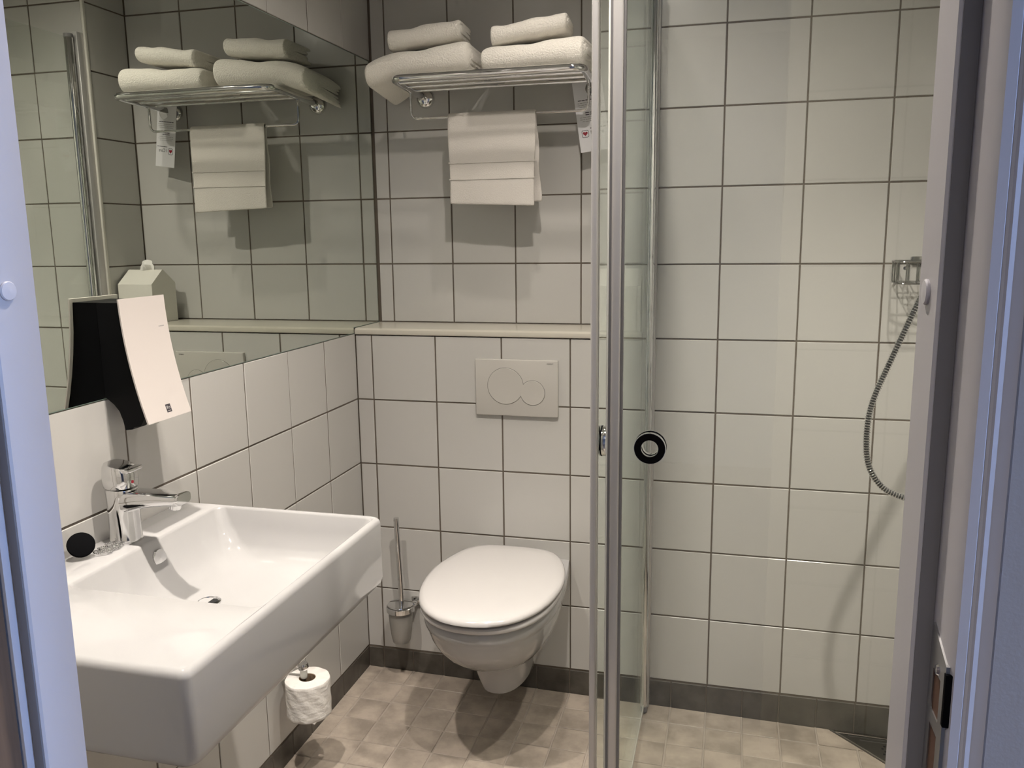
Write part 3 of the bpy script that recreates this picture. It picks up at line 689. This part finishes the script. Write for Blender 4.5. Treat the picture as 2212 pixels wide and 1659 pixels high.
folded_towel('bath_towel', 'large folded white towel on the left of the rack, drooping past its end', 0.085, 0.385, -0.062, 0.235, 1.712, 0.070, 3, GT, 0.02, (0.168, 0.34), 0.012, 1, 0.012)
folded_towel('bath_towel', 'large folded white towel lying on the right of the rack', 0.422, 0.703, -0.066, 0.235, 1.712, 0.066, 3, GT, -0.03, None, 0.004, 2, 0.012)
folded_towel('hand_towel', 'small folded white towel on top of the left stack', 0.150, 0.355, -0.045, 0.15, 1.793, 0.052, 2, GT, 0.06, None, 0.020, 3)
folded_towel('hand_towel', 'small folded white towel on top of the right stack', 0.442, 0.648, -0.050, 0.15, 1.789, 0.048, 2, GT, 0.05, None, 0.026, 4)

# towel hung over the rail
ht = thing('hanging_towel', 'thin white towel hung over the rail below the rack', 'towel', (0.42, 0.058, 1.37))
def drape(xl, xr, za_l, za_r, zb, off, name, m, zt0=None, zt1=None, nx=28):
    """front panel bottom za (left, right), back panel bottom zb; surface offset from the rail"""
    rail = Vector((0, 0.058, 1.614)); loops = []
    for i in range(nx + 1):
        s = i/nx; x = xl + (xr - xl)*s; za = za_l + (za_r - za_l)*s
        pth = []
        n1 = 26
        for k in range(n1):                          # front, bottom to top
            f = k/n1; z = za + (1.614 - za)*f
            wv = (1 - f)*(0.004*math.sin(5*s + 1.0) + 0.0015*math.sin(13*s)) - 0.008*(1 - f)
            pth.append((x + 0.006*(1 - f)*(0.5 - s) + 0.0015*math.sin(6*f + 3*s), 0.058 - 0.0050 - off + wv, z))
        for k in range(7):
            a = PI*k/6; pth.append((x, 0.058 - (0.0050 + off)*math.cos(a), 1.614 + (0.0050 + off)*math.sin(a)))
        n2 = 18
        for k in range(1, n2 + 1):
            f = k/n2; z = 1.614 + (zb - 1.614)*f
            pth.append((x + (0.010*s + 0.002)*f + 0.002*math.sin(11*f + s*4), 0.058 + 0.0050 + off + 0.006*f + f*0.004*math.sin(8*s + 2), z))
        loops.append(pth)
    return loops
lps = drape(0.291, 0.546, 1.372, 1.362, 1.374, 0.003, 'cloth', M_handtowel)
mb = MB(); n = len(lps[0]); vs = [p for lp in lps for p in lp]; fs = [(i*n + j, i*n + j + 1, (i+1)*n + j + 1, (i+1)*n + j) for i in range(len(lps) - 1) for j in range(n - 1)]
mb.add(vs, fs); cl = mb.obj('cloth', M_handtowel, ht, 80)
md = cl.modifiers.new('thick', 'SOLIDIFY'); md.thickness = 0.005; md.offset = 0
md = cl.modifiers.new('soft', 'SUBSURF'); md.levels = 1; md.render_levels = 1
lps2 = drape(0.2905, 0.5465, 1.372, 1.362, 1.374, 0.0068, 'band', M_handtowel)
for z0, z1 in ((1.4385, 1.4425), (1.484, 1.488)):
    mb = MB(); loops = []
    for lp in lps2:
        def at(zv):
            for a, b in zip(lp[:26], lp[1:27]):
                if a[2] <= zv <= b[2]:
                    t = (zv - a[2])/(b[2] - a[2]); return tuple(a[q] + t*(b[q] - a[q]) for q in range(3))
        p, q = at(z0), at(z1); loops.append([(p[0], p[1] - .001, p[2]), (q[0], q[1] - .001, q[2]), (q[0], q[1] + .0015, q[2]), (p[0], p[1] + .0015, p[2])])
    mb.loft(loops).obj('woven_band', M_handtowel, ht, 60)

# paper door-hanger tag on the rack's right bracket
TG = thing('paper_tag', 'white paper hanger tag with a red heart hooked on the towel rack', 'tag', (0.69, 0.115, 1.5))
tz = Vector((0.138, 0.0, -0.99)).normalized()                        # down along the card
tnv = Vector((0.20, -0.98, 0)).normalized(); tnv = (tnv - tz*tnv.dot(tz)).normalized(); txv = tz.cross(tnv).normalized()
if txv.x < 0: txv = -txv
TO = Vector((0.634, 0.118, 1.703))                                    # top left corner
def tp(a, b, c=0.0): return tuple(TO + txv*a + tz*b + tnv*c)
W_, H_ = 0.083, 0.197
HA, HB, HR = 0.055, 0.0285, 0.0202                                    # round hole that hooks over the rack's side tube
outer = []
for k in range(24):                                                   # card edge, matched to the hole's edge
    a = 2*PI*(k + 0.5)/24; c, s_ = math.cos(a), math.sin(a)
    sx = (W_ - HA)/c if c > 1e-6 else (-HA/c if c < -1e-6 else 1e9)
    sy = (H_ - HB)/s_ if s_ > 1e-6 else (-HB/s_ if s_ < -1e-6 else 1e9)
    d = min(sx, sy); outer.append((HA + d*c, HB + d*s_))
def ang(p): return math.atan2(p[1] - HB, p[0] - HA)
loop_o = sorted(outer + [(0, 0), (W_, 0), (W_, H_), (0, H_)], key=ang)
loop_r = [(HA + HR*math.cos(ang(p)), HB + HR*math.sin(ang(p))) for p in loop_o]
MB().loft([[tp(a, b, 0.0004) for a, b in loop_o], [tp(a, b, -0.0004) for a, b in loop_o], [tp(a, b, -0.0004) for a, b in loop_r], [tp(a, b, 0.0004) for a, b in loop_r]], close=True).obj('card', M_tag, TG, 0)
def bar(a0, a1, b, h, m=M_ink, nm='print_line'):
    MB().loft([[tp(a0, b, .0003), tp(a1, b, .0003), tp(a1, b + h, .0003), tp(a0, b + h, .0003)], [tp(a0, b, .0007), tp(a1, b, .0007), tp(a1, b + h, .0007), tp(a0, b + h, .0007)]]).obj(nm, m, TG, 0)
rnd = random.Random(5)
def words(a0, a1, b, h, m):
    x = a0
    while x < a1 - 0.002:
        wl_ = min(rnd.uniform(0.004, 0.011), a1 - x); bar(x, x + wl_, b, h, m); x += wl_ + 0.0017
words(0.010, 0.074, 0.0560, 0.0021, M_ink)
for k in range(3): words(0.008 + 0.003*(k == 2), 0.077 - 0.004*(k == 2), 0.0635 + 0.0055*k, 0.0012, M_greyink)
words(0.026, 0.058, 0.0900, 0.0021, M_ink); words(0.026, 0.058, 0.0955, 0.0021, M_ink)
for k in range(3): words(0.010 + 0.006*(k == 2), 0.074 - 0.006*(k == 2), 0.1025 + 0.0056*k, 0.0012, M_greyink)
words(0.034, 0.078, 0.1330, 0.0019, M_ink)
me = text_mesh('I Care', 0.0150); o = link('printed_words', me, M_ink, TG)
ub = -tz
o.matrix_parent_inverse = Matrix.Translation((-0.69, -0.115, -1.5))
pt = Vector(tp(0.0335, 0.1505, 0.0006)); o.matrix_basis = Matrix(((txv.x, ub.x, tnv.x, pt.x), (txv.y, ub.y, tnv.y, pt.y), (txv.z, ub.z, tnv.z, pt.z), (0,0,0,1)))
# heart in a rounded frame
rr_o = [(x, y) for x, y, _ in rrect(0.009, 0.0285, 0.1375, 0.1575, 0.004, 0, 4)]; rr_i = [(x, y) for x, y, _ in rrect(0.0102, 0.0273, 0.1387, 0.1563, 0.0032, 0, 4)]
MB().loft([[tp(a, b, .0003) for a, b in rr_o], [tp(a, b, .0007) for a, b in rr_o], [tp(a, b, .0007) for a, b in rr_i], [tp(a, b, .0003) for a, b in rr_i]], close=True).obj('emblem_frame', M_ink, TG, 0)
hrt = []
for k in range(32):
    t = 2*PI*k/32; hrt.append((0.01875 + 0.00042*16*math.sin(t)**3, 0.1470 - 0.00042*(13*math.cos(t) - 5*math.cos(2*t) - 2*math.cos(3*t) - math.cos(4*t))))
MB().loft([[tp(a, b, .0003) for a, b in hrt], [tp(a, b, .0008) for a, b in hrt]]).obj('heart', M_red, TG, 0)

# ------------------------------------------------------------------ tissue box on the ledge
tx = thing('tissue_box', 'white house-shaped tissue box at the right end of the ledge', 'tissue box', (0.78, 0.09, 1.016))
bxp = [(0.030, 1.0162), (0.150, 1.0162), (0.150, 1.141), (0.092, 1.186), (0.088, 1.186), (0.030, 1.141)]
MB().prism(bxp, lambda u, v, t: (t, u, v), 0.716, 0.843).obj('carton', M_box, tx, 20)
tis = []
for k in range(9):
    s = k/8; tis.append([(0.745 + 0.05*s, 0.086 + 0.004*math.sin(5*s), 1.183), (0.743 + 0.052*s, 0.080 + 0.006*math.sin(7*s + 1), 1.197 + 0.006*math.sin(PI*s)),
                         (0.752 + 0.036*s, 0.089 + 0.010*math.sin(6*s), 1.206 + 0.012*math.sin(PI*s)), (0.75 + 0.04*s, 0.094 + 0.006*math.sin(7*s + 1), 1.195 + 0.006*math.sin(PI*s)), (0.745 + 0.05*s, 0.092 + 0.004*math.sin(5*s), 1.183)])
MB().loft(tis).obj('tissue', M_tissue, tx, 70)

# ------------------------------------------------------------------ shower enclosure: two hinged glass doors meeting in a corner
SX_ = 0.874
GZ0, GZ1 = -0.055, 1.885
def ring_handle(c, axis, parent, face):
    """round pull: two chrome rings through the glass with black pads; axis: unit vector through the glass, face: side with the black pad"""
    q = Vector((0, 0, 1)).rotation_difference(Vector(axis)).to_matrix()
    for s in (-1, 1):
        pr = [(0.0140, 0.004), (0.0255, 0.004), (0.0262, 0.006), (0.0255, 0.0125), (0.0140, 0.0125), (0.0133, 0.011)]
        rg = MB().loft([[tuple(Vector(c) + q @ Vector((r*math.cos(2*PI*k/48), r*math.sin(2*PI*k/48), s*z))) for k in range(48)] for r, z in pr], close=True).obj('ring_handle', M_chrome, parent, 40)
        pd = [(0.0148, 0.0030), (0.0262, 0.0030), (0.0262, 0.0050), (0.0148, 0.0050)]
        MB().loft([[tuple(Vector(c) + q @ Vector((r*math.cos(2*PI*k/48), r*math.sin(2*PI*k/48), s*z))) for k in range(48)] for r, z in pd], close=True).obj('black_pad', M_black, rg, 40)
        if s == face:
            pd = [(0.0142, 0.0124), (0.0250, 0.0124), (0.0250, 0.0134), (0.0142, 0.0134)]
            MB().loft([[tuple(Vector(c) + q @ Vector((r*math.cos(2*PI*k/48), r*math.sin(2*PI*k/48), s*z))) for k in range(48)] for r, z in pd], close=True).obj('black_face', M_black, rg, 40)
        else:
            for k in range(3):
                a = PI/2 + 2*PI*k/3; p = Vector(c) + q @ Vector((0.020*math.cos(a), 0.020*math.sin(a), s*0.0124))
                MB().lathe([(0, 0), (0.0028, 0), (0.0026, 0.0006), (0, 0.0008)], p, q if s > 0 else q @ Matrix.Rotation(PI, 3, 'X'), 14, False, False).obj('screw', M_aludark, rg)
sa = thing('shower_door', 'clear glass shower door standing out from the back wall beside the toilet', 'shower door', (SX_, -0.5, -0.08), 'glass doors of the corner shower')
MB().box((SX_ - 0.003, -0.943, GZ0), (SX_ + 0.003, -0.060, GZ1)).obj('glass_panel', M_glass, sa, 0)
MB().bbox((0.8565, -0.030, -0.075), (0.889, 0.0, 1.905), 0.002).obj('wall_channel', M_alu, sa)
MB().lathe([(0.0, GZ0 - 0.01), (0.0125, GZ0 - 0.01), (0.0125, GZ1), (0.0, GZ1)], (SX_ - 0.001, -0.047, 0), None, 28, False, False).obj('hinge_post', M_chrome, sa)
MB().lathe([(0.0, GZ1), (0.0135, GZ1), (0.0135, GZ1 + 0.010), (0.0, GZ1 + 0.012)], (SX_ - 0.001, -0.047, 0), None, 28, False, False).obj('post_cap', M_aludark, sa)
MB().lathe([(0.0, GZ0 - 0.022), (0.0138, GZ0 - 0.022), (0.0138, GZ0 - 0.005), (0.0, GZ0 - 0.005)], (SX_ - 0.001, -0.047, 0), None, 28, False, False).obj('post_foot', M_aludark, sa)
MB().bbox((SX_ - 0.0075, -0.966, GZ0), (SX_ + 0.003, -0.948, GZ1), 0.0022, 3).obj('edge_profile', M_alu, sa)
MB().box((SX_ - 0.001, -0.948, GZ0), (SX_ + 0.0035, -0.9425, GZ1)).obj('edge_seal', M_clearseal, sa, 0)
MB().bbox((SX_ - 0.004, -0.943, GZ0 - 0.014), (SX_ + 0.004, -0.06, GZ0 + 0.004), 0.0015).obj('bottom_seal', M_clearseal, sa)
ring_handle((SX_, -0.905, 0.934), (1, 0, 0), sa, 99)
BYP = -0.940
sb = thing('shower_door', 'clear glass shower door with black ring handle facing the doorway', 'shower door', (1.3, BYP, -0.08), 'glass doors of the corner shower')
MB().box((0.914, BYP - 0.003, GZ0), (XR - 0.03, BYP + 0.003, GZ1)).obj('glass_panel', M_glass, sb, 0)
MB().bbox((0.8965, BYP - 0.008, GZ0), (0.9125, BYP + 0.008, GZ1), 0.003, 3).obj('edge_profile', M_alu, sb)
MB().box((0.8925, BYP - 0.004, GZ0), (0.8968, BYP + 0.005, GZ1)).obj('magnet_gap_shade', M_aludark, sb, 0)  # solid dark strip standing for the shade in the open magnet gap
MB().bbox((0.8895, BYP - 0.006, GZ0), (0.8928, BYP + 0.006, GZ1), 0.001).obj('magnet_strip', M_clearseal, sb)
MB().box((0.9125, BYP - 0.0042, GZ0), (0.9165, BYP + 0.0042, GZ1)).obj('edge_seal', M_aludark, sb, 0)
MB().bbox((XR - 0.032, BYP - 0.016, -0.09), (XR, BYP + 0.016, 1.905), 0.002).obj('wall_channel', M_alu, sb)
MB().bbox((0.914, BYP - 0.004, GZ0 - 0.014), (XR - 0.03, BYP + 0.004, GZ0 + 0.004), 0.0015).obj('bottom_seal', M_clearseal, sb)
ring_handle((0.9625, BYP, 0.936), (0, -1, 0), sb, 1)

# ------------------------------------------------------------------ shower hose, hand shower, mixer, soap basket
sh = thing('shower_set', 'chrome shower set with a ribbed hose hanging in a loop', 'shower set', (XR, -0.28, 0.62))
hd = -0.26
path = bez([(1.560, hd, 1.34), (1.515, hd, 1.20), (1.481, hd, 1.112), (1.440, hd, 1.000), (1.407, hd, 0.905), (1.3965, hd, 0.835), (1.402, hd, 0.755), (1.430, hd, 0.702), (1.474, hd, 0.676), (1.56, hd, 0.66), (1.64, hd, 0.70), (1.655, hd, 0.76)], 70)
# resample at even steps so the ribs are regular
res, acc, step = [path[0]], 0.0, 0.0010
for a, b in zip(path[:-1], path[1:]):
    d = (b - a).length
    while acc + d >= step:
        t = (step - acc)/d; a = a + (b - a)*t; d = (b - a).length; acc = 0; res.append(a)
    acc += d
hs = MB().tube(res[::4], 0.0058, 10).obj('hose', M_hosecore, sh, 40)
rb = MB()
for i in range(2, len(res) - 5, 6):
    rb.tube(res[i:i+4], lambda q: 0.0082 if q in (1, 2) else 0.0070, 12)
rb.obj('ribs', M_chrome, hs, 30)['kind'] = 'stuff'
MB().tube([(1.56, hd, 1.34), (1.585, hd, 1.44), (1.60, hd, 1.50)], 0.011, 16).obj('handle', M_chrome, sh)
MB().lathe([(0, 0), (0.045, 0), (0.047, 0.006), (0.03, 0.02), (0.012, 0.028), (0, 0.028)], (1.585, hd, 1.535), Matrix.Rotation(math.radians(60), 3, 'Y'), 32, False, False).obj('spray_head', M_chrome, sh)
MB().tube([(1.662, hd - 0.14, 0.80), (1.662, hd + 0.14, 0.80)], 0.021, 20).obj('mixer_bar', M_chrome, sh)
for s in (-1, 1):
    MB().tube([(1.662, hd + s*0.14, 0.80), (1.662, hd + s*0.19, 0.80)], 0.024, 20).obj('mixer_knob', M_chrome, sh)
    MB().tube([(1.662, hd + s*0.075, 0.80), (XR, hd + s*0.075, 0.80)], 0.016, 16).obj('inlet', M_chrome, sh)
MB().tube([(1.655, hd, 0.80), (1.655, hd, 0.755)], 0.010, 14).obj('outlet', M_chrome, sh)
MB().tube([(1.675, hd, 1.0), (1.675, hd, 1.75)], 0.009, 14).obj('riser_rail', M_chrome, sh)
for z in (1.02, 1.73): MB().tube([(1.675, hd, z), (XR, hd, z)], 0.011, 14).obj('wall_bracket', M_chrome, sh)
MB().bbox((1.60, hd - 0.016, 1.46), (1.69, hd + 0.016, 1.50), 0.006).obj('slider', M_chrome, sh)
bk = thing('wire_basket', 'small chrome wire soap basket on the shower wall', 'basket', (1.53, -0.05, 1.155))
bX0, bX1, bY0, bY1, bZ0, bZ1 = 1.468, 1.62, -0.105, -0.004, 1.156, 1.207
for z, r in ((bZ1, 0.0026), (bZ0, 0.002)):
    MB().tube([(p[0], p[1], z) for p in rrect(bX0, bX1, bY0, bY1, 0.018, z, 5)], r, 8, True).obj('rim_wire', M_wire, bk)
for i in range(6):
    x = bX0 + 0.018 + i*(bX1 - bX0 - 0.036)/5
    MB().tube(fillet_path([(x, bY0, bZ1), (x, bY0, bZ0), (x, bY1, bZ0), (x, bY1, bZ1)], 0.006, 4), 0.0019, 8).obj('wire', M_wire, bk)
for i in range(3):
    y = bY0 + 0.02 + i*0.028
    MB().tube(fillet_path([(bX0, y, bZ1), (bX0, y, bZ0), (bX1, y, bZ0), (bX1, y, bZ1)], 0.006, 4), 0.0019, 8).obj('wire', M_wire, bk)
MB().bbox((1.512, -0.012, 1.200), (1.552, 0.0005, 1.218), 0.003).obj('wall_mount', M_wire, bk)
MB().lathe([(0, 0), (0.0045, 0), (0.004, 0.002), (0, 0.003)], (1.482, -0.107, 1.193), RX, 16, False, False).obj('rivet', M_wire, bk)

# corner drain
dr = thing('corner_drain', 'triangular steel drain grate in the shower floor corner', 'drain', (XR - 0.1, -0.1, FZ(XR)))
def tri(i, dz):
    a = XR - 0.002 - i; d = CD - 0.004 - i*3.414
    return [(a, -0.002 - i, FZ(a) + dz), (a - d, -0.002 - i, FZ(a - d) + dz), (a, -0.002 - i - d, FZ(a) + dz)]
MB().loft([tri(0, -0.012), tri(0, 0.0), tri(0.004, 0.0008), tri(0.0045, -0.003), tri(0.006, -0.003)]).obj('frame', M_darksteel, dr, 0)
gr = MB().loft([tri(0.0085, -0.004), tri(0.0085, -0.0012), tri(0.009, -0.0006)]).obj('grate', M_darksteel, dr, 0)
for i in range(2):
    y = -0.018 - i*0.014; d0 = XR - CD + 0.050 + i*0.028
    mb = MB(); mb.loft([[(d0, y - 0.0014, FZ(d0) - .001), (XR - 0.05, y - 0.0014, FZ(XR - .05) - .001), (XR - 0.05, y + .0014, FZ(XR - .05) - .001), (d0, y + .0014, FZ(d0) - .001)],
                        [(d0, y - 0.0012, FZ(d0) + .0002), (XR - 0.05, y - 0.0012, FZ(XR - .05) + .0002), (XR - 0.05, y + .0012, FZ(XR - .05) + .0002), (d0, y + .0012, FZ(d0) + .0002)]]).obj('rib', M_steel, gr, 0)
hm = MB(); 
for j in range(12):
    for i in range(14):
        x = XR - 0.035 - i*0.0125 - (j % 2)*0.006; y = -0.048 - j*0.0125
        if x + y > XR - CD + 0.032 and x - XR < -0.02:
            hm.lathe([(0.0001, -.0004), (0.0035, -.0004), (0.0035, .0001), (0.0001, .0001)], (x, y, FZ(x)), None, 8, False, False)
ho = hm.obj('drain_holes', M_hole, dr, 0); ho['kind'] = 'stuff'
